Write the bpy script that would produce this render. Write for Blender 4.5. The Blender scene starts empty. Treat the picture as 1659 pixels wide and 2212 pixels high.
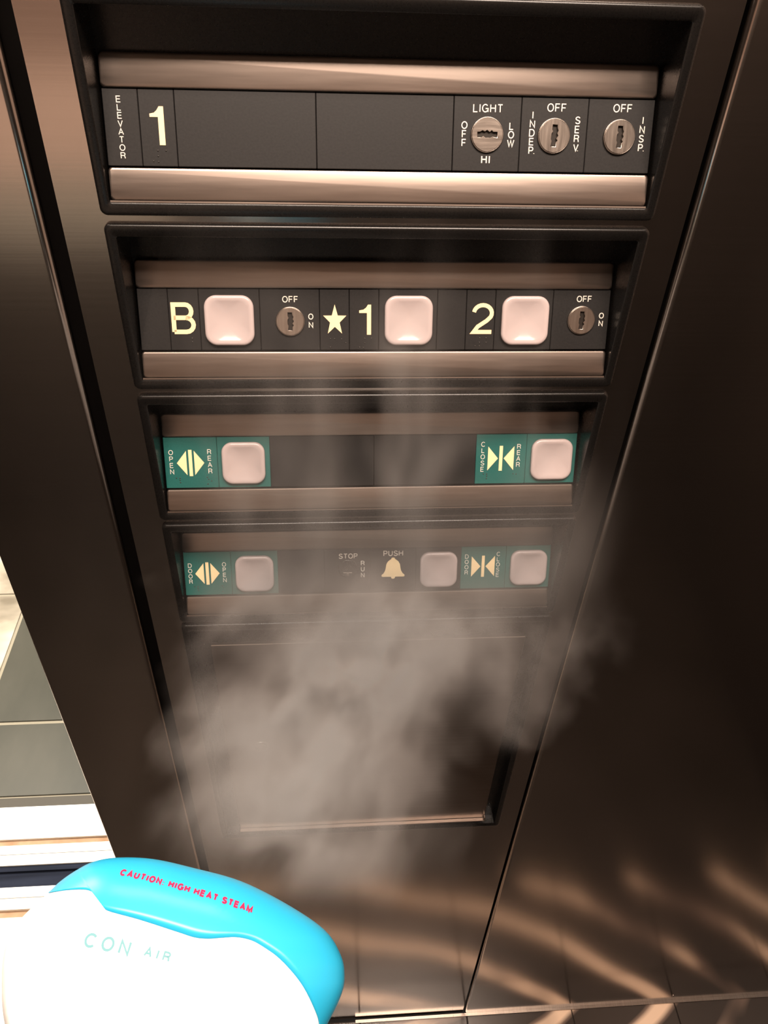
import bpy, bmesh, math, random
from mathutils import Matrix, Vector, Euler
random.seed(7)
SC = bpy.context.scene
COL = SC.collection
pi = math.pi

# ------------------------------------------------------------------ camera
cam = bpy.data.cameras.new('camera')
cam.sensor_fit = 'VERTICAL'
cam.sensor_height = 24.0
cam.lens = 1734.3 / 2212.0 * 24.0
cam.clip_start = 0.02
cam_o = bpy.data.objects.new('camera', cam)
COL.objects.link(cam_o)
cam_o.location = (-0.04151, -0.51207, 1.68805)
cam_o.rotation_euler = Euler((math.radians(49.3241), math.radians(-2.0351), math.radians(-3.8534)), 'XYZ')
SC.camera = cam_o

# ------------------------------------------------------------------ world, lights, exposure
w = bpy.data.worlds.new('world'); SC.world = w; w.use_nodes = True
w.node_tree.nodes['Background'].inputs[0].default_value = (1.0, 0.8, 0.66, 1)
w.node_tree.nodes['Background'].inputs[1].default_value = 0.02

def area(name, loc, target, sx, sy, power, col):
    l = bpy.data.lights.new(name, 'AREA'); l.shape = 'RECTANGLE'; l.size = sx; l.size_y = sy
    l.energy = power; l.color = col
    o = bpy.data.objects.new(name, l); COL.objects.link(o); o.location = loc
    o.rotation_euler = (Vector(target) - Vector(loc)).to_track_quat('-Z', 'Y').to_euler()
    return o
area('cab_ceiling_lamp', (0.05, -0.52, 2.37), (0.05, -0.52, 0.0), 0.9, 0.35, 46, (1.0, 0.80, 0.66))
area('lobby_ceiling_lamp', (-1.3, 1.3, 2.45), (-1.3, 1.3, 0.0), 1.6, 1.0, 150, (1.0, 0.92, 0.80))
SC.view_settings.view_transform = 'Standard'
SC.view_settings.look = 'None'
SC.view_settings.exposure = 0.0
SC.view_settings.gamma = 1.0
SC.view_settings.use_curve_mapping = False

# ------------------------------------------------------------------ materials
def mat(name, col, rough=0.5, metal=0.0, spec=0.5, coat=0.0):
    m = bpy.data.materials.new(name); m.use_nodes = True
    b = m.node_tree.nodes['Principled BSDF']
    b.inputs['Base Color'].default_value = (*col, 1); b.inputs['Roughness'].default_value = rough
    b.inputs['Metallic'].default_value = metal; b.inputs['Specular IOR Level'].default_value = spec
    b.inputs['Coat Weight'].default_value = coat
    return m
def nodes(m): return m.node_tree.nodes, m.node_tree.links, m.node_tree.nodes['Principled BSDF']
def grain(m, scale, c1, c2, bump=0.0, rvar=0.0, detail=3.0, rough=None):
    """stretched noise: colour variation, roughness variation and fine relief"""
    N, L, b = nodes(m)
    tc = N.new('ShaderNodeTexCoord'); mp = N.new('ShaderNodeMapping'); nz = N.new('ShaderNodeTexNoise')
    mp.inputs['Scale'].default_value = scale; nz.inputs['Scale'].default_value = 1.0; nz.inputs['Detail'].default_value = detail
    L.new(tc.outputs['Object'], mp.inputs['Vector']); L.new(mp.outputs['Vector'], nz.inputs['Vector'])
    r = N.new('ShaderNodeValToRGB'); r.color_ramp.elements[0].position = 0.3; r.color_ramp.elements[1].position = 0.7
    r.color_ramp.elements[0].color = (*c1, 1); r.color_ramp.elements[1].color = (*c2, 1)
    L.new(nz.outputs['Fac'], r.inputs['Fac']); L.new(r.outputs['Color'], b.inputs['Base Color'])
    if rvar:
        mr = N.new('ShaderNodeMapRange'); mr.inputs['To Min'].default_value = rough - rvar; mr.inputs['To Max'].default_value = rough + rvar
        L.new(nz.outputs['Fac'], mr.inputs['Value']); L.new(mr.outputs['Result'], b.inputs['Roughness'])
    if bump:
        bp = N.new('ShaderNodeBump'); bp.inputs['Strength'].default_value = bump; bp.inputs['Distance'].default_value = 0.0005
        L.new(nz.outputs['Fac'], bp.inputs['Height']); L.new(bp.outputs['Normal'], b.inputs['Normal'])
    return m

M = {}
M['steel'] = grain(mat('brushed_dark_steel', (.30, .24, .21), .22, 1.0), (3, 3, 500), (.48, .435, .40), (.51, .462, .428), 0.015, 0.012, 3, .16)
M['bronze'] = grain(mat('brushed_bronze', (.5, .42, .36), .32, 1.0), (14, 260, 260), (.25, .205, .178), (.30, .247, .215), 0.04, 0.04, 4, .37)
M['door_metal'] = grain(mat('dark_bronze_plate', (.2, .16, .13), .3, 1.0), (3, 3, 300), (.24, .195, .165), (.27, .22, .19), 0.04, 0.03, 3, .3)
M['black'] = grain(mat('black_plastic', (.011, .010, .009), 0.3, 0, .42), (900, 900, 900), (.0038, .0034, .0032), (.0055, .0049, .0045), 0.03, 0.03, 2, .28)
M['tile_black'] = grain(mat('black_tile_plastic', (.022, .020, .019), .5, 0, .26), (700, 700, 700), (.0085, .0080, .0080), (.0115, .0108, .0106), 0.03, 0.04, 2, .5)
M['green'] = grain(mat('green_tile_plastic', (.012, .11, .09), .5, 0, .4), (700, 700, 700), (.007, .085, .075), (.009, .096, .086), 0.1, 0.04, 2, .5)
M['button'] = mat('milky_button_plastic', (.40, .335, .33), .2, 0, .5)
b_ = M['button'].node_tree.nodes['Principled BSDF']; b_.inputs['Subsurface Weight'].default_value = 0.25; b_.inputs['Subsurface Scale'].default_value = 0.004
b_.inputs['Subsurface Radius'].default_value = (1, .7, .6)
M['cream'] = mat('cream_print', (.80, .62, .36), .5, 0, .3)
M['white_print'] = mat('pale_print', (.60, .55, .49), .55, 0, .3)
M['chrome'] = grain(mat('satin_nickel', (.55, .48, .43), .3, 1.0), (500, 60, 60), (.30, .26, .23), (.38, .33, .29), 0.05, 0.06, 3, .3)
M['slot'] = mat('dark_keyway', (.02, .016, .013), .5, .6)
M['gap'] = mat('shadow_gap_black', (.006, .005, .005), .7)
M['dot'] = mat('braille_black', (.03, .027, .025), .35)
M['white_shell'] = mat('white_shell_plastic', (.95, .93, .90), .35, 0, .5)
M['cyan_shell'] = mat('cyan_shell_plastic', (.014, .285, .47), .33, 0, .4)
M['red_print'] = mat('red_print', (.34, .012, .055), .6, 0, .2)
M['mint_print'] = mat('mint_print', (.09, .22, .25), .6, 0, .2)
M['plate'] = mat('steam_plate_white', (.8, .8, .8), .4)
M['alu'] = grain(mat('sill_aluminium', (.8, .78, .74), .45, .25), (3, 200, 3), (.80, .77, .71), (.86, .84, .79), 0.05, 0.04, 3, .45)
M['sill_dark'] = grain(mat('dark_blue_groove', (.012, .016, .03), .75, 0, .1), (4, 60, 4), (.010, .013, .024), (.022, .028, .05), 0.05, 0.03, 3, .75)
M['sill_brown'] = grain(mat('worn_brown_groove', (.30, .17, .09), .7), (30, 30, 30), (.34, .19, .10), (.48, .31, .19), 0.1, 0, 3)
M['slate'] = grain(mat('grey_green_slate', (.10, .10, .08), .3, 0, .25), (7, 3, 5), (.040, .041, .031), (.074, .071, .056), 0.06, 0.05, 4, .4)
M['beige_shine_tile'] = grain(mat('beige_stone_painted_shade', (.5, .42, .32), .3), (5, 9, 5), (.16, .135, .10), (.62, .55, .45), 0.04, 0.05, 3, .28)  # dark patches paint the lobby's soft shadow bands into the colour
M['sill_edge'] = mat('dark_edge_strip', (.045, .038, .026), .6)
M['grout'] = mat('pale_grout', (.30, .27, .205), .8)
M['grout_dark'] = mat('dark_grout', (.03, .022, .018), .8)
M['reflect_rose'] = grain(mat('rose_for_reflection', (.42, .27, .20), .5), (2, 2, 8), (.34, .26, .22), (.42, .33, .28), 0.02, 0, 3)
M['reflect_pink'] = grain(mat('pale_rose_for_reflection', (.85, .58, .46), .5), (2, 2, 8), (.62, .45, .375), (.68, .50, .42), 0.02, 0, 3)
M['reflect_brown'] = grain(mat('red_brown_for_reflection', (.30, .18, .14), .5), (2, 2, 8), (.20, .125, .10), (.25, .16, .125), 0.02, 0, 3)
M['reflect_grey'] = grain(mat('grey_green_for_reflection', (.42, .40, .35), .5), (2, 2, 8), (.30, .29, .255), (.35, .34, .30), 0.02, 0, 3)
M['wall_dark'] = grain(mat('dark_brown_laminate', (.035, .025, .020), .5), (2, 2, 8), (.024, .018, .015), (.034, .026, .022), 0.02, 0, 3)
M['wall_pale'] = mat('pale_lobby_wall', (.75, .70, .62), .7)
M['ceiling'] = mat('ceiling_panel', (.45, .40, .36), .6)

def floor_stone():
    """polished brown stone whose base colour paints in the bright light arcs as broad swirls"""
    m = mat('brown_stone_light_arcs', (.1, .08, .06), .22, 0, .5); N, L, b = nodes(m)
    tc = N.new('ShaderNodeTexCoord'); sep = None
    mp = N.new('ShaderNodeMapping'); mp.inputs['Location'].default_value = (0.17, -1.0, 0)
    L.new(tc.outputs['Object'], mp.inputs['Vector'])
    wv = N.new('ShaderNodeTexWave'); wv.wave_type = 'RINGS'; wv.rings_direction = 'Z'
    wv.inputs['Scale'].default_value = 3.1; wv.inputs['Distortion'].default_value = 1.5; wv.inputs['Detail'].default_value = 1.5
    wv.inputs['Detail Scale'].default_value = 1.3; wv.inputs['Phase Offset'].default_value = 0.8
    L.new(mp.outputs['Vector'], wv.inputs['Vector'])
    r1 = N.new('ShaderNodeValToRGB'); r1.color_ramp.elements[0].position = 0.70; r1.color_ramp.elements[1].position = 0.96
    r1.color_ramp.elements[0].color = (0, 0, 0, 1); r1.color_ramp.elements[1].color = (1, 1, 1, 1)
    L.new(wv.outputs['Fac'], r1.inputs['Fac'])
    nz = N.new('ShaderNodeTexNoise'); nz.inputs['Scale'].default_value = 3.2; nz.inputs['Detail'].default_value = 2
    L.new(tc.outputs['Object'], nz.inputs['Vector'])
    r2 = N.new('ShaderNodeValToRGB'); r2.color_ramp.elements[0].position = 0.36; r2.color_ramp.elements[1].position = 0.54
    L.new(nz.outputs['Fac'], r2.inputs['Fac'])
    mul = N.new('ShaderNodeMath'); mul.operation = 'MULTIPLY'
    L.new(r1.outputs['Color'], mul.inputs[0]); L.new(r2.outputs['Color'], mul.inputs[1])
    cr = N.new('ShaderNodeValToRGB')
    cr.color_ramp.elements[0].color = (.040, .031, .026, 1); cr.color_ramp.elements[1].color = (.92, .68, .50, 1)  # pale end is highlight painted into the base colour
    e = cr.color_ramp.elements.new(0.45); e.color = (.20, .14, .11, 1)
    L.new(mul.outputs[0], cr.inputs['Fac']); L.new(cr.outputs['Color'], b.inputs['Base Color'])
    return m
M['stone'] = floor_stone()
M['plain_stone'] = grain(mat('plain_brown_stone', (.04, .03, .026), .25), (5, 5, 5), (.020, .016, .013), (.034, .027, .023), 0.02, 0.03, 4, .25)

# ------------------------------------------------------------------ helpers
def link(name, me, m=None, parent=None, mw=None):
    o = bpy.data.objects.new(name, me); COL.objects.link(o)
    if m is not None and me is not None and not me.materials: me.materials.append(m)
    if parent is not None: o.parent = parent
    if mw is not None: o.matrix_local = mw
    return o
def empty(name, loc, label=None, cat=None, group=None, mw=None):
    o = bpy.data.objects.new(name, None); COL.objects.link(o); o.location = loc; o.empty_display_size = .02
    if mw is not None: o.matrix_local = mw
    if label: o['label'] = label
    if cat: o['category'] = cat
    if group: o['group'] = group
    return o
def mesh(name, v, f, smooth=False):
    me = bpy.data.meshes.new(name); me.from_pydata([tuple(x) for x in v], [], f); me.update()
    bm = bmesh.new(); bm.from_mesh(me); bmesh.ops.recalc_face_normals(bm, faces=bm.faces[:]); bm.to_mesh(me); bm.free()
    if smooth:
        for p in me.polygons: p.use_smooth = True
    return me
def from_bm(name, bm, smooth=False):
    bmesh.ops.recalc_face_normals(bm, faces=bm.faces[:])
    me = bpy.data.meshes.new(name); bm.to_mesh(me); bm.free()
    if smooth:
        for p in me.polygons: p.use_smooth = True
    return me
def box_bm(x0, x1, y0, y1, z0, z1, bev=0.0, seg=2, bm=None):
    b = bmesh.new()
    bmesh.ops.create_cube(b, size=1.0)
    for v in b.verts:
        v.co = Vector(((x0 + x1) / 2 + v.co.x * (x1 - x0), (y0 + y1) / 2 + v.co.y * (y1 - y0), (z0 + z1) / 2 + v.co.z * (z1 - z0)))
    if bev: bmesh.ops.bevel(b, geom=b.edges[:], offset=bev, segments=seg, affect='EDGES', profile=.5)
    if bm is None: return b
    tmp = bpy.data.meshes.new('tmp'); b.to_mesh(tmp); b.free(); bm.from_mesh(tmp); bpy.data.meshes.remove(tmp)
    return bm
def box(name, dims, m, parent=None, bev=0.0, seg=2, mw=None):
    return link(name, from_bm(name, box_bm(*dims, bev, seg)), m, parent, mw)
def rrect(x0, x1, y0, y1, r, n=6):
    pts = []
    for cx, cy, a in ((x1 - r, y1 - r, 0), (x0 + r, y1 - r, pi / 2), (x0 + r, y0 + r, pi), (x1 - r, y0 + r, 3 * pi / 2)):
        for i in range(n + 1):
            t = a + pi / 2 * i / n
            pts.append((cx + r * math.cos(t), cy + r * math.sin(t)))
    return pts
def loft(loops, cap0=True, cap1=True):
    n = len(loops[0]); v = [p for l in loops for p in l]; f = []
    for k in range(len(loops) - 1):
        for i in range(n):
            j = (i + 1) % n
            f.append((k * n + i, k * n + j, (k + 1) * n + j, (k + 1) * n + i))
    if cap0: f.append(tuple(range(n)))
    if cap1: f.append(tuple((len(loops) - 1) * n + i for i in range(n)))
    return v, f
def prism_z(pts, z0, z1):
    return loft([[(x, y, z0) for x, y in pts], [(x, y, z1) for x, y in pts]])
def shade_auto(o, ang=35):
    me = o.data
    for p in me.polygons: p.use_smooth = True
    try: me.set_sharp_from_angle(angle=math.radians(ang))
    except Exception: pass
def poly_plate(pts_list, h):
    """flat polygons (each a simple outline) raised by h"""
    bm = bmesh.new()
    for pts in pts_list:
        a = [bm.verts.new((x, y, h)) for x, y in pts]; c = [bm.verts.new((x, y, 0)) for x, y in pts]
        bm.faces.new(a)
        for i in range(len(pts)):
            j = (i + 1) % len(pts); bm.faces.new((c[i], c[j], a[j], a[i]))
    return from_bm('symbol', bm)

# ------------------------------------------------------------------ stroke lettering (upright grotesque capitals)
def arc(cx, cy, rx, ry, a0, a1, n=12):
    return [(cx + rx * math.cos(math.radians(a0 + (a1 - a0) * i / n)), cy + ry * math.sin(math.radians(a0 + (a1 - a0) * i / n))) for i in range(n + 1)]
GL = {
 'A': (.80, [[(0, 0), (.5, 1), (1, 0)], [(.17, .34), (.83, .34)]]),
 'B': (.74, [[(0, 0), (0, 1), (.62, 1)] + arc(.62, .76, .30, .24, 90, -90, 8) + [(0, .52)], [(.62, .52)] + arc(.62, .26, .38, .26, 90, -90, 8) + [(0, 0)]]),
 'C': (.82, [arc(.52, .5, .52, .5, 42, 318, 20)]),
 'D': (.78, [[(0, 0), (0, 1), (.5, 1)] + arc(.5, .5, .5, .5, 90, -90, 12) + [(0, 0)]]),
 'E': (.66, [[(1, 0), (0, 0), (0, 1), (1, 1)], [(0, .52), (.92, .52)]]),
 'F': (.62, [[(0, 0), (0, 1), (1, 1)], [(0, .5), (.88, .5)]]),
 'G': (.84, [arc(.5, .5, .5, .5, 42, 350, 20) + [(1, .46), (.56, .46)], [(1, .46), (1, 0)]]),
 'H': (.72, [[(0, 0), (0, 1)], [(1, 0), (1, 1)], [(0, .52), (1, .52)]]),
 'I': (.0, [[(0, 0), (0, 1)]]),
 'L': (.58, [[(0, 1), (0, 0), (1, 0)]]),
 'M': (.88, [[(0, 0), (0, 1), (.5, .05), (1, 1), (1, 0)]]),
 'N': (.72, [[(0, 0), (0, 1), (1, 0), (1, 1)]]),
 'O': (.86, [arc(.5, .5, .5, .5, 0, 360, 24)]),
 'P': (.66, [[(0, 0), (0, 1), (.6, 1)] + arc(.6, .73, .4, .27, 90, -90, 9) + [(0, .46)]]),
 'R': (.72, [[(0, 0), (0, 1), (.6, 1)] + arc(.6, .75, .38, .25, 90, -90, 9) + [(0, .5)], [(.55, .5)] + arc(.62, .22, .3, .28, 80, 0, 5) + [(1, 0)]]),
 'S': (.70, [arc(.5, .755, .46, .245, 15, 200, 9) + [(.25, .575), (.75, .43)] + arc(.5, .26, .5, .26, 30, -165, 9)]),
 'T': (.68, [[(0, 1), (1, 1)], [(.5, 1), (.5, 0)]]),
 'U': (.72, [[(0, 1), (0, .36)] + arc(.5, .36, .5, .36, 180, 360, 12) + [(1, 1)]]),
 'V': (.74, [[(0, 1), (.5, 0), (1, 1)]]),
 'W': (1.06, [[(0, 1), (.26, 0), (.5, .95), (.74, 0), (1, 1)]]),
 '.': (.0, [[(0, -.02), (0, .07)]]),
 ':': (.0, [[(0, -.02), (0, .09)], [(0, .5), (0, .61)]]),
 '2': (.72, [arc(.5, .70, .48, .30, 172, -28, 12) + [(.72, .42), (.25, .20)] + [(.04, .0), (1, 0)]]),
}
def ribbon(bm, pts, wd, h):
    P = [Vector(p) for p in pts]; P = [P[0]] + [P[i] for i in range(1, len(P)) if (P[i] - P[i - 1]).length > 1e-6]; n = len(P); Lf = []; closed = (P[0] - P[-1]).length < 1e-7
    if closed: P = P[:-1]; n -= 1
    for i in range(n):
        a = P[i - 1] if (i > 0 or closed) else None; c = P[(i + 1) % n] if (i < n - 1 or closed) else None
        d1 = (P[i] - a).normalized() if a is not None else None; d2 = (c - P[i]).normalized() if c is not None else None
        if d1 is None: d1 = d2
        if d2 is None: d2 = d1
        n1 = Vector((-d1.y, d1.x)); n2 = Vector((-d2.y, d2.x)); mi = n1 + n2
        mi = n1 if mi.length < 1e-6 else mi.normalized(); k = wd / 2 / max(.45, mi.dot(n1))
        Lf.append((P[i] + mi * k, P[i] - mi * k))
    top = [(bm.verts.new((a.x, a.y, h)), bm.verts.new((b.x, b.y, h))) for a, b in Lf]
    bot = [(bm.verts.new((a.x, a.y, 0)), bm.verts.new((b.x, b.y, 0))) for a, b in Lf]
    m = n if closed else n - 1
    for i in range(m):
        j = (i + 1) % n
        bm.faces.new((top[i][0], top[j][0], top[j][1], top[i][1]))
        bm.faces.new((bot[i][0], bot[j][0], top[j][0], top[i][0])); bm.faces.new((bot[i][1], bot[j][1], top[j][1], top[i][1]))
    if not closed:
        for i in (0, n - 1): bm.faces.new((bot[i][0], bot[i][1], top[i][1], top[i][0]))
def glyph(bm, ch, x, y, cap, wd, h, xs=1.0, center=False):
    """draws one capital, baseline-left at (x, y); returns its advance"""
    g, strokes = GL[ch]; gw = g * (cap - wd) * xs; x0 = x - gw / 2 if center else x + wd / 2
    for s in strokes: ribbon(bm, [(x0 + px * gw, y + wd / 2 + py * (cap - wd)) for px, py in s], wd, h)
    return gw + wd
def word(bm, s, cx, cy, cap, wd, h=.0002, gap=.22, xs=1.0):
    tot = 0
    for ch in s: tot += (cap * .35 if ch == ' ' else GL[ch][0] * (cap - wd) * xs + wd) + cap * gap
    tot -= cap * gap; x = cx - tot / 2
    for ch in s:
        if ch == ' ': x += cap * .35 + cap * gap; continue
        x += glyph(bm, ch, x, cy - cap / 2, cap, wd, h, xs) + cap * gap
def column(bm, s, cx, y_first, pitch, cap, wd, h=.0002, xs=1.0):
    k = 0
    for ch in s:
        if ch == '.':
            g = GL[s[k - 1]][0] * (cap - wd) * xs / 2 + wd * 1.3
            glyph(bm, '.', cx + g * (.55 if s[k - 1] == 'V' else 1), y_first - (k - 1) * pitch - cap / 2, cap, wd, h, xs, True); continue
        glyph(bm, ch, cx, y_first - k * pitch - cap / 2, cap, wd, h, xs, True); k += 1
def one_pts(cx, cy, wdt, hgt, stem):
    x0, x1, y0, y1 = cx - wdt / 2, cx + wdt / 2, cy - hgt / 2, cy + hgt / 2
    xs = x1 - stem
    return [(xs, y0), (x1, y0), (x1, y1), (xs + stem * .25, y1), (xs - (xs - x0) * .12, y1 - hgt * .10), (xs - (xs - x0) * .45, y1 - hgt * .165), (x0, y1 - hgt * .19), (x0, y1 - hgt * .275), (xs, y1 - hgt * .275)]

# ------------------------------------------------------------------ the setting
def struct(o): o['kind'] = 'structure'; return o
DX0, DX1 = -1.35, 0.95          # cab side walls
# front wall: dark backing seen in the joints, three steel panels
wf = struct(box('wall_front', (-.262, .95, .046, .060, 0.0, 2.40), M['gap']))
wf['label'] = 'dark brushed steel front wall of the lift car around the control column'
def rounded_panel(x0, x1, y0, y1, r0, r1, z0, z1):
    pts = [(x0, y1), (x0, y0)] if not r0 else [(x0, y1)] + [(x0 + r0 - r0 * math.cos(pi / 2 * i / 8), y0 + r0 - r0 * math.sin(pi / 2 * i / 8)) for i in range(9)]
    pts += [(x1, y0)] if not r1 else [(x1 - r1 + r1 * math.sin(pi / 2 * i / 8), y0 + r1 - r1 * math.cos(pi / 2 * i / 8)) for i in range(9)]
    pts += [(x1, y1)]
    return mesh('panel', *prism_z(pts, z0, z1))
pl = link('panel', rounded_panel(-.3175, -.2138, .0, .0455, .002, .0055, .004, 2.40), M['steel'], wf); shade_auto(pl)
pl['label'] = 'narrow steel return panel with a rounded edge beside the door opening'
bm = bmesh.new()
Z_ = [.004, .7045, 1.1073, 1.1147, 1.2337, 1.2411, 1.3609, 1.3683, 1.4881, 1.4955, 1.6153, 2.40]      # cross rails left between the section cut-outs
box_bm(-.2040, -.1765, .004, .0085, .004, 2.40, 0, 1, bm); box_bm(.1765, .2010, .004, .0085, .004, 2.40, 0, 1, bm)
for k in range(0, 12, 2): box_bm(-.1765, .1765, .004, .0085, Z_[k], Z_[k + 1], 0, 1, bm)
pc = link('panel', from_bm('panel', bm), M['steel'], wf)
pc['label'] = 'steel face plate of the control column'
pr = link('panel', rounded_panel(.2040, .9490, .001, .0455, .0050, 0, .004, 2.40), M['steel'], wf); shade_auto(pr)
pr['label'] = 'wide steel panel at the side of the control column'
bm = bmesh.new(); bmesh.ops.create_uvsphere(bm, u_segments=12, v_segments=6, radius=.0022)
sc_ = link('screw', from_bm('screw', bm, True), M['chrome'], wf); sc_.location = (.600, .0008, .028)
# jamb of the opening, behind the return panel
struct(box('trim_1', (-.3165, -.262, .0460, .200, .004, 2.40), M['steel']))['label'] = 'steel jamb of the open lift door'
struct(box('trim_2', (.0, .949, -.004, .001, .0, .0038), M['chrome']))['label'] = 'thin metal strip along the foot of the steel wall'
struct(box('wall_back', (DX0, DX1, -1.64, -1.60, 0, 2.40), M['wall_dark']))['label'] = 'dark rear wall of the lift car'
wb = bpy.data.objects['wall_back']
for i, (x0, x1, z0, z1, mm) in enumerate([(-1.33, -.42, 1.245, 1.52, 'reflect_brown'), (-1.33, -.42, 1.0, 1.24, 'reflect_pink'), (-1.33, -.42, .83, .995, 'reflect_grey'), (-1.33, -.42, 1.54, 2.36, 'reflect_rose'), (-.40, .28, 1.54, 2.36, 'reflect_rose'), (.30, .93, 1.54, 2.36, 'reflect_rose'), (-.40, .28, .30, 1.52, 'wall_dark'), (.30, .93, .30, 1.52, 'wall_dark'), (-1.33, -.42, .30, .82, 'wall_dark')]):  # unseen left bands, shaped and coloured for their reflection in the steel
    box('panel', (x0, x1, -1.60, -1.588, z0, z1), M[mm], wb, .003)  # unseen bands, shaped for their reflection in the steel
struct(box('wall_right', (DX1, DX1 + .04, -1.60, .06, 0, 2.40), M['wall_dark']))['label'] = 'dark side wall of the lift car'
wr = bpy.data.objects['wall_right']
for y0, y1 in ((-.80, -.06),): box('panel', (DX1 - .012, DX1, y0, y1, .75, 2.36), M['reflect_rose'], wr, .003)  # unseen panel added to reflect a pale stripe in the rounded steel edge
struct(box('wall_left', (DX0 - .04, DX0, -1.60, .06, 0, 2.40), M['wall_dark']))['label'] = 'dark side wall beyond the door opening'
struct(box('ceiling', (DX0, DX1, -1.64, .06, 2.40, 2.44), M['ceiling']))['label'] = 'ceiling of the lift car'
fl = struct(box('floor', (DX0, DX1, -1.60, .0015, -.05, -.004), M['grout_dark'])); fl['label'] = 'polished brown stone tile floor of the lift car'
xs_ = [-1.35 + .0] + [.208 + .2 * k for k in range(-7, 4)] + [.95]
ys_ = [-1.60] + [-.055 - .2 * k for k in range(7, -1, -1)] + [.0, ]
for i in range(len(xs_) - 1):
    for j in range(len(ys_) - 1):
        if xs_[i + 1] - xs_[i] < .02: continue
        box('tile', (xs_[i] + .001, xs_[i + 1] - .001, ys_[j] + .001, ys_[j + 1] - .001, -.004, 0), M['stone' if ys_[j] > -.3 else 'plain_stone'], fl, .0006, 1)  # rows by the wall carry the painted highlight arcs
for i in range(0):
    if xs_[i + 1] < -.3: box('tile', (xs_[i] + .001, xs_[i + 1] - .001, .001, .195, -.004, 0), M['stone'], fl, .0006, 1)
# door sill, from the car floor out to the lobby tiles
sill = struct(box('trim_3', (-1.2, -.262, .002, .485, -.06, -.012), M['gap'])); sill['label'] = 'pale metal door sill with dark running grooves'
for y0, y1, z1, mm, nm in [(.002, .222, .000, 'alu', 'sill_plate'), (.222, .2375, -.007, 'sill_brown', 'sill_groove'), (.2375, .2600, .000, 'alu', 'sill_plate'), (.2612, .2830, .0, 'alu', 'sill_plate'),
                           (.2830, .3180, -.010, 'sill_dark', 'sill_groove'), (.3180, .3290, -.004, 'sill_dark', 'sill_groove'), (.3290, .3520, .000, 'alu', 'sill_plate'), (.3530, .3730, .000, 'alu', 'sill_plate'),
                           (.3730, .3868, -.006, 'sill_brown', 'sill_groove'), (.3868, .4625, .000, 'alu', 'sill_plate'), (.4625, .4850, -.001, 'sill_edge', 'sill_edge')]:
    box(nm, (-1.2, -.264, y0, y1, -.012, z1), M[mm], sill, .0005 if z1 >= 0 else 0, 1)
bm = bmesh.new()
for x, y in ((-.70, .365), (-.59, .345), (-.63, .30)): box_bm(x, x + .028, y, y + .003, -.011, .0006, 0, 1, bm)
lf = struct(box('floor', (-2.6, .8, .485, 2.65, -.05, -.003), M['grout'])); lf['label'] = 'grey green tile floor of the lobby, far rows beige for lamp shine'
tx = [-2.59, -2.166, -1.736, -1.306, -.876, -.446, -.016, .414, .79]; ty = [.485, .685, 1.115, 1.545, 1.975, 2.405, 2.64]
for i in range(len(tx) - 1):
    for j in range(len(ty) - 1):
        pale = (j >= 2) or (j == 1 and i < 4 - 0 and tx[i + 1] < -.87)  # far rows pale to paint in the lamp's shine on the floor
        box('tile', (tx[i] + .0045, tx[i + 1] - .0045, ty[j] + .0045, ty[j + 1] - .0045, -.003, 0.0), M['beige_shine_tile'] if pale else M['slate'], lf, .001, 1)
struct(box('wall_lobby', (-2.6, .8, 2.65, 2.70, 0, 2.6), M['wall_pale']))['label'] = 'pale far wall of the lobby'
struct(box('wall_lobby_left', (-2.65, -2.6, .485, 2.7, 0, 2.6), M['wall_pale']))['label'] = 'pale side wall of the lobby'
struct(box('ceiling', (-2.6, .8, .485, 2.7, 2.6, 2.64), M['wall_pale']))['label'] = 'pale ceiling of the lobby'

# ------------------------------------------------------------------ control column: five black sections
TOPS = [1.6168, 1.4896, 1.3624, 1.2352, 1.1088]
SL = .08248                                    # length of the tilted strip
SIN, COS = .3717, .9284
STRIP = Matrix(((1, 0, 0, 0), (0, SIN, -COS, .0307), (0, COS, SIN, -.0359), (0, 0, 0, 1)))   # x right, y up the strip, z outwards
MMM = .001
def at(x, s, n=0.0): return STRIP @ Matrix.Translation((x * MMM, -s * MMM, n * MMM))
def L3(pts, y): return [(x, y, z) for x, z in pts]
def bezel_mesh(z_bot, ox, oz0, oz1, ix, depth):
    """black moulded frame: rounded outer rim, bevelled face, deep well with a back"""
    R = lambda g, r: rrect(-ox + g, ox - g, z_bot + g, -g, r, 5)
    I = lambda g, r: rrect(-ix - g, ix + g, oz0 - g, oz1 + g, r, 5)
    loops = [L3(R(0, .0045), .0040), *[L3(R(.0020 * (1 - math.cos(math.radians(a))), .0045 - .0015 * (1 - math.cos(math.radians(a)))), .0020 * (1 - math.sin(math.radians(a)))) for a in range(0, 91, 15)], L3(I(.0010, .002), .0), L3(I(0, .0015), .0008), L3(I(0, .0015), depth)]
    me = mesh('bezel', *loft(loops, False, True), True); me.set_sharp_from_angle(angle=math.radians(40)); return me
me_bezel = bezel_mesh(-.1220, .1780, -.1140, -.0080, .1712, .0345)
me_bezel.materials.append(M['black'])
def trim_mesh(h, low):
    bm = bmesh.new()
    pts = rrect(-.170, .170, -h / 2, h / 2, .0022, 4)
    lo = lambda g, z: [(x * (1 - g / .17), y * (1 - g / (h / 2)), z) for x, y in pts]
    v, f = loft([lo(0, -.006), lo(0, -.0010), lo(.0004, -.0003), lo(.0011, 0)])
    vs = [bm.verts.new(a) for a in v]; [bm.faces.new([vs[i] for i in q]) for q in f]
    if low: box_bm(-.1706, .1706, -h / 2 - .0012, -h / 2 - .0001, -.006, -.0009, 0, 1, bm)
    return from_bm('trim_bar', bm)
me_top = trim_mesh(.0188, False); me_bot = trim_mesh(.0188, True)
for me in (me_top, me_bot):
    me.materials.append(M['bronze'])
    for p in me.polygons: p.use_smooth = True
    me.set_sharp_from_angle(angle=math.radians(35))
_tile_cache = {}
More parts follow.
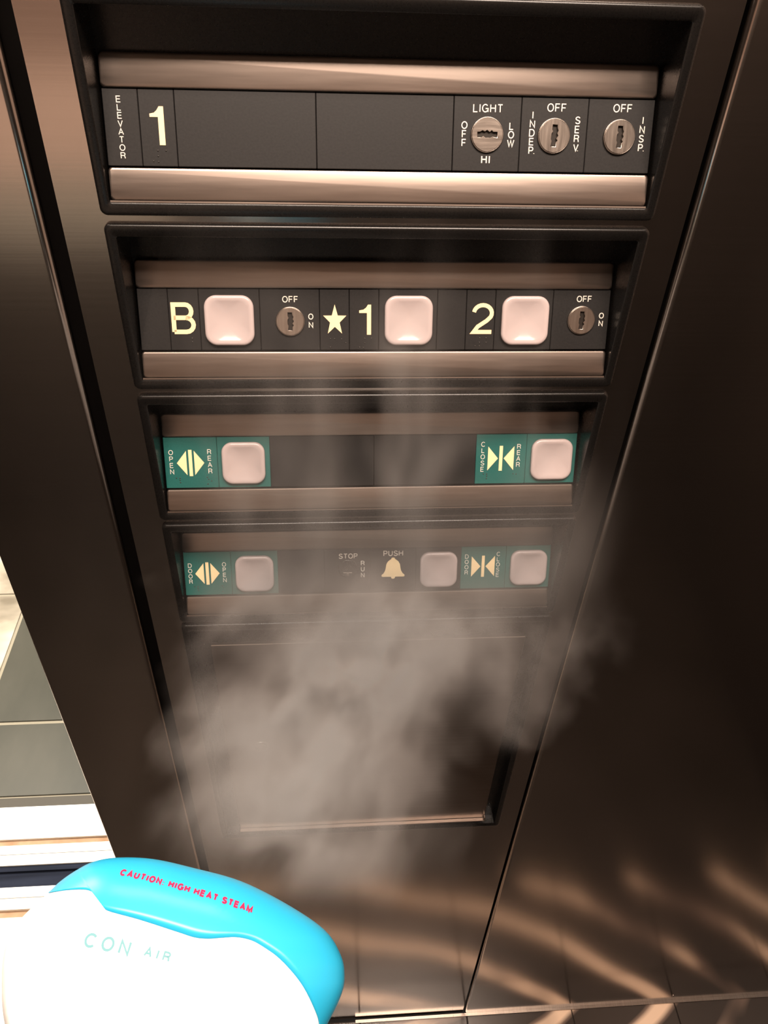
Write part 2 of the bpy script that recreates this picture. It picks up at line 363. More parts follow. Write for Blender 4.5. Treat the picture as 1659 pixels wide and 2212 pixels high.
def tile_mesh(wd, key):
    k = (round(wd, 2), key)
    if k not in _tile_cache:
        me = from_bm('tile', box_bm(-wd / 2 * MMM + .00012, wd / 2 * MMM - .00012, -.0213, .0213, -.003, 0, .00035, 1)); me.materials.append(M[key]); _tile_cache[k] = me
    return _tile_cache[k]
# push button: rounded square, bevelled rim, dished face
def button_mesh():
    def L(hw, r, z): return [(x, y, z) for x, y in rrect(-hw, hw, -hw, hw, r, 8)]
    hw = .0174; loops = [L(hw, .0085, -.001), L(hw, .0085, .0024), L(hw - .0004, .0082, .0033), L(hw - .0012, .0076, .0038), L(hw - .0024, .0068, .0039)]
    for k in range(1, 9):
        t = k / 9; h2 = (hw - .0024) * (1 - t); loops.append(L(h2, h2 * min(.999, .45 + .55 * min(1, t * 1.5)), .0039 - .0034 * (1 - (1 - t) ** 2.0)))
    v, f = loft(loops, True, True)
    me = mesh('push_button', v, f, True); me.materials.append(M['button']); return me
me_button = button_mesh()
# key switch: nickel face with a real keyway, raised ring, dark keyway behind
def key_meshes():
    slot = [(-1.5, -6.2), (1.3, -6.2), (1.3, -3.6), (2.0, -2.6), (1.2, -1.4), (2.1, .2), (1.4, 1.5), (1.9, 3.0), (1.3, 4.4), (1.2, 6.2), (-1.4, 6.2), (-1.4, 3.4), (-.8, 2.4), (-1.5, 1.2), (-1.5, -2.0), (-1.0, -3.0)]
    slot = [(x * 1.3, y * 1.04) for x, y in slot]
    c = bpy.data.curves.new('key', 'CURVE'); c.dimensions = '2D'; c.fill_mode = 'BOTH'; c.extrude = .0009; c.bevel_depth = .00018; c.bevel_resolution = 1
    for pts in ([(9.5 * math.cos(2 * pi * i / 40), 9.5 * math.sin(2 * pi * i / 40)) for i in range(40)], slot):
        s = c.splines.new('POLY'); s.points.add(len(pts) - 1); s.use_cyclic_u = True
        for p, (x, y) in zip(s.points, pts): p.co = (x * MMM, y * MMM, 0, 1)
    o = bpy.data.objects.new('key', c); COL.objects.link(o)
    dg = bpy.context.evaluated_depsgraph_get(); me = bpy.data.meshes.new_from_object(o.evaluated_get(dg)); me.name = 'key_switch'
    bpy.data.objects.remove(o)
    me.transform(Matrix.Translation((0, 0, .0007)))
    prof = [(9.55, 0), (9.55, 1.0), (9.8, 1.35), (10.15, 1.3), (10.35, .9), (10.4, -.4)]
    v, f = loft([[(r * MMM * math.cos(2 * pi * i / 40), r * MMM * math.sin(2 * pi * i / 40), z * MMM) for i in range(40)] for r, z in prof], False, False)
    ring = mesh('key_ring', v, f, True)
    v, f = loft([[(9.3 * MMM * math.cos(2 * pi * i / 24), 9.3 * MMM * math.sin(2 * pi * i / 24), z) for i in range(24)] for z in (-.0030, -.0022)])
    floor_ = mesh('keyway', v, f)
    return me, ring, floor_
me_key, me_ring, me_slot = key_meshes()
me_key.materials.clear(); me_key.materials.append(M['chrome']); me_ring.materials.append(M['chrome']); me_slot.materials.append(M['slot'])
bm = bmesh.new()
bmesh.ops.create_uvsphere(bm, u_segments=8, v_segments=5, radius=.0006)
me_dot1 = bm
def dots(pts):
    b = bmesh.new()
    for x, y in pts:
        bmesh.ops.create_uvsphere(b, u_segments=8, v_segments=5, radius=.00055, matrix=Matrix.Translation((x * MMM, y * MMM, 0)))
    me = from_bm('braille_dots', b, True); me.materials.append(M['dot']); return me
bm.free()

class Section:
    def __init__(self, idx, label):
        self.u = empty('control_section', (0, 0, TOPS[idx]), label, 'control panel', 'black sections of the lift control column')
        link('bezel', me_bezel, None, self.u)
        a = link('trim_bar', me_top, None, self.u, at(0, 9.7)); b = link('trim_bar', me_bot, None, self.u, at(0, 72.6))
    def tile(self, x0, x1, key='tile_black', name='tile', label=None):
        xc = (x0 + x1) / 2; self.xc = xc
        t = link(name, tile_mesh(x1 - x0, key), None, self.u, at(xc, 40.95, -1.6 + random.uniform(-.12, .12)))
        if label: t['label'] = label
        return t
    def button(self, xc, label='milky white square push button'):
        o = link('push_button', me_button, None, self.u, at(xc, 41.2, -1.5)); o['label'] = label; return o
    def key(self, xc, s=41.3, rot=0.0, label=None):
        k = link('key_switch', me_key, None, self.u, at(xc, s, -1.4) @ Matrix.Rotation(rot, 4, 'Z'))
        link('key_ring', me_ring, None, k); q = link('keyway', me_slot, None, k, Matrix.Translation((0, 0, .0023)))
        if label: k['label'] = label
        return k
def letters(tile, fn, key='white_print', name='lettering', label=None):
    """fn(bm) draws in the tile's own millimetre frame (x right, y up from its centre)"""
    for g in (fn if isinstance(fn, list) else [fn]):       # each word is a piece of its own
        bm = bmesh.new(); g(bm); me = from_bm(name, bm); me.materials.append(M[key])
        o = link(name, me, None, tile, Matrix.Translation((0, 0, .00002)))
        if label: o['label'] = label
def symbol(tile, polys, name, key='cream'):
    me = poly_plate([[(x * MMM, y * MMM) for x, y in p] for p in polys], .00035); me.materials.append(M[key])
    return link(name, me, None, tile, Matrix.Translation((0, 0, .00002)))
def braille(tile, pts):
    for side in ([p for p in pts if p[0] < 2], [p for p in pts if p[0] >= 2]):
        if side and (len(pts) < 6 or max(p[0] for p in pts) - min(p[0] for p in pts) > 15): link('braille_dots', dots(side), None, tile)
    if len(pts) >= 6 and max(p[0] for p in pts) - min(p[0] for p in pts) <= 15: link('braille_dots', dots(pts), None, tile)
S0 = 40.95
def Y(s): return (S0 - s) * MMM
def YM(s): return S0 - s
CAP = .0040; WD = .00058

# ---- section 1: ELEVATOR 1, three key switches
S = Section(0, 'black control section with the words ELEVATOR 1 and three key switches, topmost of the column')
t = S.tile(-170, -149, label='black tile reading ELEVATOR downwards')
letters(t, lambda b: column(b, 'ELEVATOR', -.0009, Y(25.4), .00443, .0037, .00050, xs=1.08))
t = S.tile(-149, -127.6, label='black tile with a bold cream 1')
symbol(t, [[(p[0], p[1]) for p in one_pts(-.2, YM(39.6), 8.4, 21.4, 3.5)]], 'numeral')
braille(t, [(-1.0, YM(53.3)), (3.9, YM(53.3)), (-1.0, YM(56.4)), (-4.0, YM(59.3)), (-1.0, YM(59.6))])
S.tile(-127.6, -42.5, name='blank_tile'); S.tile(-42.5, 42.5, name='blank_tile')
t = S.tile(42.5, 85, label='black key tile reading LIGHT, OFF, LOW, HI')
letters(t, [lambda b: word(b, 'LIGHT', .0001, Y(26.3), .0048, .00062, gap=.20), lambda b: word(b, 'HI', -.0001, Y(55.5), .0048, .00075, gap=.24), lambda b: column(b, 'OFF', -.0143, Y(36.0), .0050, .0044, .00062), lambda b: column(b, 'LOW', .0154, Y(36.1), .0049, .0044, .00062)]); S.key(63.8, rot=pi / 2, label='nickel key switch with its slot lying level')
t = S.tile(85, 127.5, label='black key tile reading OFF, INDEP., SERV.')
letters(t, [lambda b: word(b, 'OFF', .0010, Y(25.2), .0048, .00062, gap=.16), lambda b: column(b, 'INDEP.', -.0139, Y(29.6), .00505, .0044, .00062), lambda b: column(b, 'SERV.', .0149, Y(32.1), .00523, .0044, .00062)]); S.key(106.3, rot=-.05, label='nickel key switch with its slot upright, between INDEP and SERV')
t = S.tile(127.5, 170, label='black key tile reading OFF, INSP.')
letters(t, [lambda b: word(b, 'OFF', .0006, Y(24.8), .0048, .00062, gap=.16), lambda b: column(b, 'INSP.', .0144, Y(31.4), .00527, .0044, .00062)]); S.key(148.4, rot=-.02, label='nickel key switch with its slot upright, beside INSP')

# ---- section 2: floor buttons
S = Section(1, 'black control section with floor buttons B, star 1 and 2 and two key switches')
S.tile(-170, -149, name='blank_tile')
t = S.tile(-149, -127.6, label='black tile with a cream B')
letters(t, lambda b: glyph(b, 'B', -.0006, Y(39.9) - .0110, .0220, .0031, .0003, .98, True), 'cream', 'numeral')
braille(t, [(4.6, YM(53.9)), (4.6, YM(56.4))])
S.tile(-127.6, -85, name='button_tile'); S.button(-106.5, 'milky white square push button for floor B')
t = S.tile(-85, -42.5, label='black key tile reading OFF, ON')
letters(t, [lambda b: word(b, 'OFF', .0005, Y(26.6), .0045, .00062, gap=.14), lambda b: column(b, 'ON', .0149, Y(38.6), .0059, .0042, .00062)]); S.key(-63.6, 41.9, label='nickel key switch beside the B button')
t = S.tile(-42.5, -21.25, label='black tile with a cream five-pointed star')
symbol(t, [[(.2 + (9.0 if k % 2 == 0 else 3.75) * math.sin(k * pi / 5) * .97, YM(41.4) + (11.3 if k % 2 == 0 else 4.4) * math.cos(k * pi / 5)) for k in range(10)]], 'star')
braille(t, [(-3.0, YM(54.3)), (-.1, YM(54.3)), (5.0, YM(54.5)), (8.0, YM(57.2)), (-3.2, YM(60.3))])
t = S.tile(-21.25, 0, label='black tile with a cream 1')
symbol(t, [[(p[0], p[1]) for p in one_pts(.8, YM(40.8), 8.6, 21.2, 3.0)]], 'numeral')
braille(t, [(.5, YM(54)), (5.4, YM(54)), (.4, YM(57.2)), (-3.2, YM(60.4)), (-.5, YM(60.6))])
S.tile(0, 42.5, name='button_tile'); S.button(21.6, 'milky white square push button for floor 1')
S.tile(42.5, 63.75, name='blank_tile')
t = S.tile(63.75, 85, label='black tile with a cream 2')
letters(t, lambda b: glyph(b, '2', .0016, Y(39.9) - .0110, .0220, .0029, .0003, 1.0, True), 'cream', 'numeral')
braille(t, [(.2, YM(53.8)), (4.8, YM(53.8)), (0, YM(57)), (4.9, YM(57)), (-3.1, YM(59.6)), (0, YM(59.6))])
S.tile(85, 127.5, name='button_tile'); S.button(107.0, 'milky white square push button for floor 2')
t = S.tile(127.5, 170, label='black key tile reading OFF, ON')
letters(t, [lambda b: word(b, 'OFF', .0017, Y(25.8), .0045, .00062, gap=.14), lambda b: column(b, 'ON', .0156, Y(37.7), .0056, .0042, .00062)]); S.key(149.2, 41.0, rot=-.04, label='nickel key switch beside the 2 button')

# ---- symbols shared by sections 3 and 4
def open_arrows(cx, s):
    y = YM(s); return [[(cx - 11, y), (cx - 3.1, y + 10.2), (cx - 3.1, y - 10.2)], [(cx - 1.4, y - 11), (cx + 1.4, y - 11), (cx + 1.4, y + 11), (cx - 1.4, y + 11)], [(cx + 11, y), (cx + 3.1, y - 10.2), (cx + 3.1, y + 10.2)]]
def close_arrows(cx, s):
    y = YM(s); return [[(cx - 11, y + 10.3), (cx - 11, y - 10.3), (cx - 2.4, y)], [(cx - 1.4, y - 10.7), (cx + 1.4, y - 10.7), (cx + 1.4, y + 10.7), (cx - 1.4, y + 10.7)], [(cx + 11, y + 10.3), (cx + 2.4, y), (cx + 11, y - 10.3)]]
# ---- section 3: rear doors
S = Section(2, 'black control section with green OPEN REAR and CLOSE REAR tiles at its two ends')
t = S.tile(-170, -127.5, 'green', label='green tile with cream opening arrows, OPEN REAR')
letters(t, [lambda b: column(b, 'OPEN', -.0157, Y(32.1), .0054, .0042, .00052), lambda b: column(b, 'REAR', .0150, Y(31.8), .0054, .0042, .00052)]); symbol(t, open_arrows(-.4, 41), 'arrows'); braille(t, [(-12.6, YM(53.6)), (-9.8, YM(53.6)), (-9.8, YM(55.3)), (-9.6, YM(57.4)), (12.3, YM(53.2)), (13.3, YM(55)), (15.6, YM(56.4)), (12.5, YM(59))])
S.tile(-127.5, -85, 'green', 'button_tile', 'green tile under a push button'); S.button(-106.4, 'milky white square push button on the green tile beside OPEN REAR')
S.tile(-85, 0, name='blank_tile'); S.tile(0, 85, name='blank_tile')
t = S.tile(85, 127.5, 'green', label='green tile with cream closing arrows, CLOSE REAR')
letters(t, [lambda b: column(b, 'CLOSE', -.0154, Y(28.0), .00537, .0042, .00052), lambda b: column(b, 'REAR', .0148, Y(30.2), .0052, .0042, .00052)]); symbol(t, close_arrows(-.1, 40.2), 'arrows'); braille(t, [(-14.1, YM(53.6)), (-11.3, YM(53.7)), (-11.2, YM(55.4)), (-11.4, YM(57.6)), (11.2, YM(53.7)), (13.8, YM(54))])
S.tile(127.5, 170, 'green', 'button_tile', 'green tile under a push button'); S.button(148.9, 'milky white square push button on the green tile beside CLOSE REAR')
# ---- section 4: front doors, stop, alarm
S = Section(3, 'black control section with DOOR OPEN, STOP, bell and DOOR CLOSE, half veiled by steam')
t = S.tile(-170, -127.5, 'green', label='green tile with cream opening arrows, DOOR OPEN')
letters(t, [lambda b: column(b, 'DOOR', -.0158, Y(32.6), .0053, .0042, .00052), lambda b: column(b, 'OPEN', .0150, Y(32.1), .0052, .0042, .00052)]); symbol(t, open_arrows(-.4, 40.7), 'arrows'); braille(t, [(-12.6, YM(53.6)), (-9.8, YM(53.6)), (-9.8, YM(55.3)), (-9.6, YM(57.4)), (12.3, YM(53.2)), (13.3, YM(55)), (12.5, YM(59))])
S.tile(-127.5, -85, 'green', 'button_tile', 'green tile under a push button'); S.button(-106.2, 'milky white square push button on the green tile beside DOOR OPEN')
S.tile(-85, -42.5, name='blank_tile')
t = S.tile(-42.5, 0, label='black tile reading STOP, RUN')
letters(t, [lambda b: word(b, 'STOP', .0009, Y(26.4), .0050, .00068, gap=.14), lambda b: column(b, 'RUN', .0143, Y(33.7), .0060, .0045, .00064)])
prof = [(9.0, -.6), (9.0, 1.2), (8.7, 1.8), (8.0, 2.0), (7.0, 1.6), (5.0, .6), (2.2, .2)]
v, fc = loft([[(r * MMM * math.cos(2 * pi * i / 36), r * MMM * math.sin(2 * pi * i / 36), z * MMM) for i in range(36)] for r, z in prof])
k = link('stop_switch', mesh('stop_switch', v, fc, True), M['black'], S.u, at(-21, 38.3, -1.5)); k['label'] = 'black round dished stop switch'
bm = box_bm(-.0042, .0042, -.0007, .0007, 0, .0011, .0003, 1); box_bm(-.0014, .0014, -.0030, -.0004, 0, .0013, .0003, 1, bm)
q = link('switch_tongue', from_bm('switch_tongue', bm), M['chrome'], k, Matrix.Translation((0, -.0045, .0006)))
t = S.tile(0, 42.5, label='black tile reading PUSH over a cream bell')
letters(t, lambda b: word(b, 'PUSH', .0001, Y(24.6), .0054, .0008, gap=.14))
bell = [(-10.8, -7.6), (-10.8, -6.4), (-9.0, -4.9), (-7.4, -2.0), (-6.8, 1.0), (-6.4, 4.2), (-5.0, 7.0), (-2.6, 9.0), (-1.7, 9.6), (-1.2, 10.9), (1.2, 10.9), (1.7, 9.6), (2.6, 9.0), (5.0, 7.0), (6.4, 4.2), (6.8, 1.0), (7.4, -2.0), (9.0, -4.9), (10.8, -6.4), (10.8, -7.6), (9.8, -8.2), (2.0, -8.2), (1.7, -9.5), (.7, -10.2), (-.7, -10.2), (-1.7, -9.5), (-2.0, -8.2), (-9.8, -8.2)]
symbol(t, [[(x + .1, y + YM(39.8)) for x, y in bell]], 'bell'); braille(t, [(-6 + 2.2 * i, YM(54.5)) for i in range(6)])
S.tile(42.5, 85, name='button_tile'); S.button(63.8, 'milky white square push button beside the bell')
t = S.tile(85, 127.5, 'green', label='green tile with cream closing arrows, DOOR CLOSE')
letters(t, [lambda b: column(b, 'DOOR', -.0159, Y(29.4), .00537, .0042, .00052), lambda b: column(b, 'CLOSE', .0139, Y(27.4), .0053, .0042, .00052)]); symbol(t, close_arrows(-.3, 39.5), 'arrows')
S.tile(127.5, 170, 'green', 'button_tile', 'green tile under a push button'); S.button(149, 'milky white square push button on the green tile beside DOOR CLOSE')

# ---- section 5: compartment with a plain door
u5 = empty('service_compartment', (0, 0, TOPS[4]), 'black framed compartment with a plain dark metal door, lowest on the control column', 'compartment')
ZB = -(1.1088 - .7030)
link('bezel', bezel_mesh(ZB, .1780, ZB + .0085, -.0085, .1712, .012), M['black'], u5)
d = box('door', (-.1535, .1565, .0015, .0060, ZB + .0225, -.0308), M['door_metal'], u5, .0006, 1); d['label'] = 'plain dark bronze metal door'
bm = box_bm(-.1535, .1565, -.0030, .0015, ZB + .0205, ZB + .0222, .0004, 1); box_bm(.1545, .1565, -.0030, .0015, ZB + .0222, ZB + .0290, .0004, 1, bm)
link('door_lip', from_bm('door_lip', bm), M['bronze'], d)
prof = [(8.5, 0), (8.5, 1.2), (8.0, 1.7), (5.5, 1.5), (5.2, .8), (1.0, .8)]
v, fc = loft([[(r * MMM * math.cos(2 * pi * i / 28), -z * MMM, r * MMM * math.sin(2 * pi * i / 28)) for i in range(28)] for r, z in prof])
link('door_lock', mesh('door_lock', v, fc, True), M['chrome'], d, Matrix.Translation((-.1165, .0015, .905 - TOPS[4])))

# ------------------------------------------------------------------ hand-held garment steamer
C0 = Vector((-.09912, -.40562, 1.37569)); UU = Vector((.98791, .05202, -.14603)); VV = Vector((0, .94201, .33557)); NN = Vector((.15502, -.33152, .93063))
MW = Matrix(((UU.x, VV.x, NN.x, C0.x), (UU.y, VV.y, NN.y, C0.y), (UU.z, VV.z, NN.z, C0.z), (0, 0, 0, 1)))
OUT = [(-42.9, 34.4), (-40.1, 37.2), (-35.8, 40.3), (-29.8, 43.4), (-21.8, 44.7), (-8.5, 43.9), (6.9, 40.3), (24.2, 35.3), (41.6, 26.8), (55.5, 17.7), (61.4, 9.1), (62.5, 2.3), (61.1, -3.4), (55.9, -11.9), (45.2, -27.1), (26.8, -38.4), (.6, -43.5), (-27.1, -36.5), (-43.2, -22.0), (-51.6, -5.3), (-54.7, 7.1), (-55.4, 15.4), (-54.3, 21.2), (-51.6, 25.9), (-47.0, 30.8)]
BND = [(-46.5, 34.0), (-42.1, 33.4), (-34.8, 33.4), (-29.2, 33.0), (-25.8, 31.5), (-23.6, 29.1), (-22.6, 27.4), (-20.4, 25.7), (-10.3, 22.7), (2.0, 18.6), (8.1, 16.6), (12.7, 16.0), (17.3, 16.1), (22.0, 16.1), (26.7, 15.1), (30.6, 13.2), (37.0, 8.9), (44.3, 1.5), (49.6, -6.6), (51.8, -11.2), (53.4, -18.3)]
def catmull(P, closed, k=6):
    n = len(P); R = []
    for i in range(n if closed else n - 1):
        g = lambda q: Vector(P[q % n]) if closed else Vector(P[max(0, min(n - 1, q))])
        a, b, c, d_ = g(i - 1), g(i), g(i + 1), g(i + 2)
        for j in range(k):
            t_ = j / k
            R.append(.5 * ((2 * b) + (c - a) * t_ + (2 * a - 5 * b + 4 * c - d_) * t_ ** 2 + (3 * b - a - 3 * c + d_) * t_ ** 3))
    if not closed: R.append(Vector(P[-1]))
    return R
OUTS, BNDS = catmull(OUT, True), catmull(BND, False)
def cast(P, th, closed):
    d_ = Vector((math.cos(th), math.sin(th))); best = None
    for i in range(len(P) if closed else len(P) - 1):
        p1, p2 = P[i], P[(i + 1) % len(P)]; e = p2 - p1; den = d_.x * e.y - d_.y * e.x
        if abs(den) < 1e-12: continue
        r_ = (p1.x * e.y - p1.y * e.x) / den; s_ = (p1.x * d_.y - p1.y * d_.x) / den
        if r_ > 0 and -1e-6 <= s_ <= 1 + 1e-6 and (best is None or r_ < best): best = r_
    return best
HD = .026
def dome(r): return HD * max(0.0, 1 - min(r, 1.0) ** 2.6) ** .5
NT = 720
TH = [2 * pi * i / NT for i in range(NT)]
RO = [cast(OUTS, t_, True) for t_ in TH]
RB = [cast(BNDS, t_, False) if -.45 < (t_ if t_ < pi else t_ - 2 * pi) or t_ < pi else None for t_ in TH]
RHO = [min(1.0, (b / a)) if b else 1.0 for a, b in zip(RO, RB)]
def pt(i, rho, z): return (RO[i] * rho * math.cos(TH[i]) * MMM, RO[i] * rho * math.sin(TH[i]) * MMM, z)
def body_mesh():
    v, f = [(0, 0, dome(0))], []; K = 14
    for k in range(1, K + 1):
        for i in range(NT): rho = RHO[i] * k / K; v.append(pt(i, rho, dome(rho) if rho < 1 else 0))
    for j, (sc, z) in enumerate(((.985, -.006), (.95, -.016), (.86, -.024))):
        for i in range(NT): v.append(pt(i, sc if RHO[i] >= 1 else min(sc, RHO[i]), z if RHO[i] >= 1 else min(z, dome(RHO[i]) - .004)))
    for i in range(NT): f.append((0, 1 + i, 1 + (i + 1) % NT))
    R = K + 3
    for k in range(R - 1):
        for i in range(NT):
            j = (i + 1) % NT; a = 1 + k * NT
            f.append((a + i, a + NT + i, a + NT + j, a + j))
    f.append(tuple(1 + (R - 1) * NT + i for i in range(NT)))
    return mesh('body', v, f, True)
def cover_mesh():
    ids = [i for i in range(NT) if RHO[i] < .995]
    st = next(k for k in range(len(ids)) if (ids[k] - ids[k - 1]) % NT > 3) if any((ids[k] - ids[k - 1]) % NT > 3 for k in range(len(ids))) else 0
    ids = ids[st:] + ids[:st]; v, f = [], []; K = 12; lift = .0006
    for i in ids:
        v.append(pt(i, RHO[i], dome(RHO[i]) - .002))
        for k in range(K + 1):
            rho = RHO[i] + (1.004 - RHO[i]) * (1 - (1 - k / K) ** 1.6); v.append(pt(i, rho, dome(min(rho, 1)) + lift))
        for sc, z in ((.995, -.007), (.955, -.0165), (.87, -.0245), (.5, -.026)): v.append(pt(i, sc, z))
    R = K + 6
    for q in range(len(ids) - 1):
        for k in range(R - 1): f.append((q * R + k, q * R + k + 1, (q + 1) * R + k + 1, (q + 1) * R + k))
    return mesh('head_cover', v, f, True)
st_ = empty('garment_steamer', (0, 0, 0), 'white hand-held garment steamer with a cyan head, blowing steam at the panel', 'steamer', mw=MW)
link('body', body_mesh(), M['white_shell'], st_)['label'] = 'glossy white steamer body'
cov = link('head_cover', cover_mesh(), M['cyan_shell'], st_); cov['label'] = 'cyan head cover with a red heat warning'
v, fc = loft([[(x * .85 * MMM, y * .85 * MMM, z) for x, y in OUT] for z in (-.0245, -.0275)])
link('steam_plate', mesh('steam_plate', v, fc), M['plate'], st_)
# handle leaving the head towards the hand, out of the picture
hp = [((-.006, -.028, -.002), .024), ((-.010, -.060, -.006), .021), ((-.014, -.100, -.018), .019), ((-.018, -.145, -.036), .020), ((-.020, -.170, -.046), .015)]
loops = []
for (c_, r_) in hp: loops.append([(c_[0] + r_ * math.cos(2 * pi * i / 28), c_[1], c_[2] + r_ * .8 * math.sin(2 * pi * i / 28)) for i in range(28)])
v, fc = loft(loops); link('handle', mesh('handle', v, fc, True), M['white_shell'], st_)
def surf_rho(x, y):
    a = math.atan2(y, x) % (2 * pi); i = a / (2 * pi) * NT; k = int(i) % NT; r = RO[k] + (RO[(k + 1) % NT] - RO[k]) * (i - int(i))
    return min(1.0, math.hypot(x, y) * 1000 / r)
def on_dome(name, key, p0, p1, cap, fn, parent, lift, bow=0.0):
    """print that follows the curved shell: drawn flat along p0-p1, then laid on the surface"""
    bm = bmesh.new(); fn(bm)
    bmesh.ops.subdivide_edges(bm, edges=[e for e in bm.edges if e.calc_length() > .0008], cuts=1)
    a = Vector(p0) * MMM; b = Vector(p1) * MMM; ax = (b - a).normalized(); ay = Vector((-ax.y, ax.x)); ln = (b - a).length; c_ = (a + b) / 2
    for vt in bm.verts:
        q = c_ + ax * vt.co.x + ay * (vt.co.y + bow * (1 - (2 * vt.co.x / ln) ** 2))
        vt.co = Vector((q.x, q.y, dome(surf_rho(q.x, q.y)) + lift + vt.co.z))
    me = from_bm(name, bm); me.materials.append(M[key]); return link(name, me, None, parent)
on_dome('lettering', 'red_print', (-18.0, 38.3), (27.2, 24.6), .0022, lambda b: word(b, 'CAUTION: HIGH HEAT STEAM', 0, 0, .0024, 0.00066, .00004, .13, 1.05), cov, .00068, .0006)['label'] = 'red letters CAUTION: HIGH HEAT STEAM'
on_dome('lettering', 'mint_print', (-29.2, 18.2), (-10.0, 13.6), .004, lambda b: word(b, 'CON', 0, 0, 0.0044, .0008, .00004, .38, 1.1), st_, .0001)['label'] = 'pale mint letters CONAIR, washed out by light'
on_dome('lettering', 'mint_print', (-9.0, 13.6), (2.2, 10.6), .003, lambda b: word(b, 'AIR', 0, 0, .0030, .00062, .00004, .48, 1.1), st_, .0001)

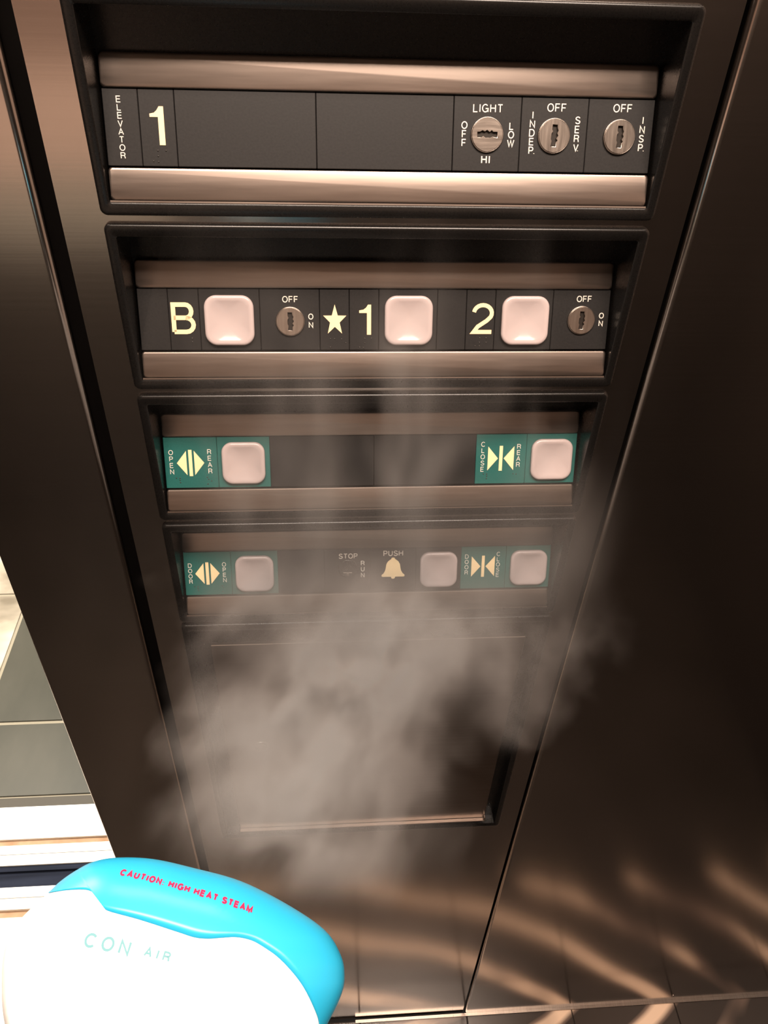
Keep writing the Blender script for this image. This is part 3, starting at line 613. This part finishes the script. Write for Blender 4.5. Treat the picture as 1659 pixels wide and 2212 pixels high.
# ------------------------------------------------------------------ steam
def steam_mat(name, kind):
    m = bpy.data.materials.new(name); m.use_nodes = True; N, L = m.node_tree.nodes, m.node_tree.links
    N.remove(N['Principled BSDF']); out = N['Material Output']
    vs = N.new('ShaderNodeVolumeScatter'); vs.inputs['Color'].default_value = (.78, .705, .66, 1); vs.inputs['Anisotropy'].default_value = 0.1
    L.new(vs.outputs[0], out.inputs['Volume'])
    tc = N.new('ShaderNodeTexCoord'); sp = N.new('ShaderNodeSeparateXYZ')
    def mt(op, a, b=None, c=None, clamp=False):
        n = N.new('ShaderNodeMath'); n.operation = op; n.use_clamp = clamp
        for k, q in enumerate((a, b, c)):
            if q is None: continue
            if isinstance(q, (int, float)): n.inputs[k].default_value = q
            else: L.new(q, n.inputs[k])
        return n.outputs[0]
    def mr(v_, a, b, c=0.0, d_=1.0, smooth=True):
        n = N.new('ShaderNodeMapRange'); n.interpolation_type = 'SMOOTHSTEP' if smooth else 'LINEAR'
        L.new(v_, n.inputs['Value'])
        for k, q in zip(('From Min', 'From Max', 'To Min', 'To Max'), (a, b, c, d_)): n.inputs[k].default_value = q
        return n.outputs['Result']
    def noise(scale, detail, mapscale=(1, 1, 1), loc=(0, 0, 0), dist=0.0):
        mp = N.new('ShaderNodeMapping'); mp.inputs['Scale'].default_value = mapscale; mp.inputs['Location'].default_value = loc
        L.new(tc.outputs['Object'], mp.inputs['Vector'])
        n = N.new('ShaderNodeTexNoise'); n.inputs['Scale'].default_value = scale; n.inputs['Detail'].default_value = detail; n.inputs['Distortion'].default_value = dist
        n.inputs['Roughness'].default_value = .5
        L.new(mp.outputs['Vector'], n.inputs['Vector']); return n.outputs['Fac']
    L.new(tc.outputs['Object'], sp.inputs['Vector']); x, y, z = sp.outputs
    if kind == 'plume':
        wz = mr(z, 0, PL, .062, .160, False); tz = mr(z, 0, PL, .020, .050, False)
        big = noise(13, 2, (1, 1, .75), (3.1, 1.7, .4)); fine = noise(36, 2, (1, 1, .55), (.3, 5.1, 2.2), .2)
        rx = mt('DIVIDE', x, wz); ry = mt('DIVIDE', y, tz)
        r = mt('SQRT', mt('ADD', mt('MULTIPLY', rx, rx), mt('MULTIPLY', ry, ry)))
        r = mt('ADD', r, mt('MULTIPLY', mt('SUBTRACT', big, .5), 1.8)); r = mt('ADD', r, mt('MULTIPLY', mt('SUBTRACT', fine, .5), .9))
        dn = mt('MULTIPLY', mr(r, 1.12, .08), mr(fine, .34, .64, .18, 1.3))
        dn = mt('MULTIPLY', dn, mr(z, -.012, .05)); dn = mt('MULTIPLY', dn, mr(z, PL * 1.20, PL * .58)); dn = mt('MULTIPLY', dn, 42.0)
    else:
        st = noise(16, 2, (1, 1, .30), (1.2, .3, 2.0), .4); big = noise(9, 2, (1, 1, .6), (5.0, 2.0, 1.0))
        ed = mr(mt('ABSOLUTE', x), .19, .09); top = mr(z, .27, .0); low = mr(z, -.16, -.07)
        dn = mt('ADD', mt('MULTIPLY', mr(st, .42, .74), mr(big, .34, .62)), mt('MULTIPLY', mr(z, .07, -.07), .42)); dn = mt('MULTIPLY', dn, ed); dn = mt('MULTIPLY', dn, top); dn = mt('MULTIPLY', dn, low)
        dn = mt('MULTIPLY', dn, mr(mt('ABSOLUTE', y), .028, .012)); dn = mt('MULTIPLY', dn, 24.0)
    L.new(dn, vs.inputs['Density'])
    m.cycles.volume_step_rate = 1.0
    return m
PA, PB = Vector((-.085, -.33, 1.300)), Vector((.014, -.072, 1.215)); PL = (PB - PA).length
az = (PB - PA).normalized(); axv = (Vector((1, 0, 0)) - az * az.x).normalized(); ay_ = az.cross(axv)
PW = Matrix(((axv.x, ay_.x, az.x, PA.x), (axv.y, ay_.y, az.y, PA.y), (axv.z, ay_.z, az.z, PA.z), (0, 0, 0, 1)))
loops = []
for k in range(9):
    t_ = k / 8; zz = -.012 + t_ * (PL * 1.20 + .012); wz = .062 + .098 * zz / PL; tz = .020 + .030 * zz / PL
    loops.append([(1.7 * wz * math.cos(2 * pi * i / 24), 1.7 * tz * math.sin(2 * pi * i / 24), zz) for i in range(24)])
v, fc = loft(loops)
PI_ = PW.inverted()
def clear_wall(p, mw, mi):
    q = mw @ Vector(p); q.y = min(q.y, -.004); return tuple(mi @ q)
v = [clear_wall(p, PW, PI_) for p in v]
plume = link('steam_cloud', mesh('steam_cloud', v, fc), steam_mat('dense_steam', 'plume'), None, PW)
plume['kind'] = 'stuff'; plume['label'] = 'dense white steam billowing from the steamer head over the lower column'; plume['category'] = 'steam'
pts = rrect(-.20, .20, -.030, .036, .028, 5)
v, fc = loft([[(x * sx, y, z) for x, y in pts] for z, sx in ((-.16, .7), (-.05, 1), (.12, .95), (.27, .7))])
wisp = link('steam_cloud', mesh('steam_wisps', v, fc), steam_mat('thin_steam', 'wisps'), None, Matrix.Translation((.02, -.042, 1.27)))
wisp['kind'] = 'stuff'; wisp['label'] = 'thin wisps of steam rising in front of the button rows'; wisp['category'] = 'steam'
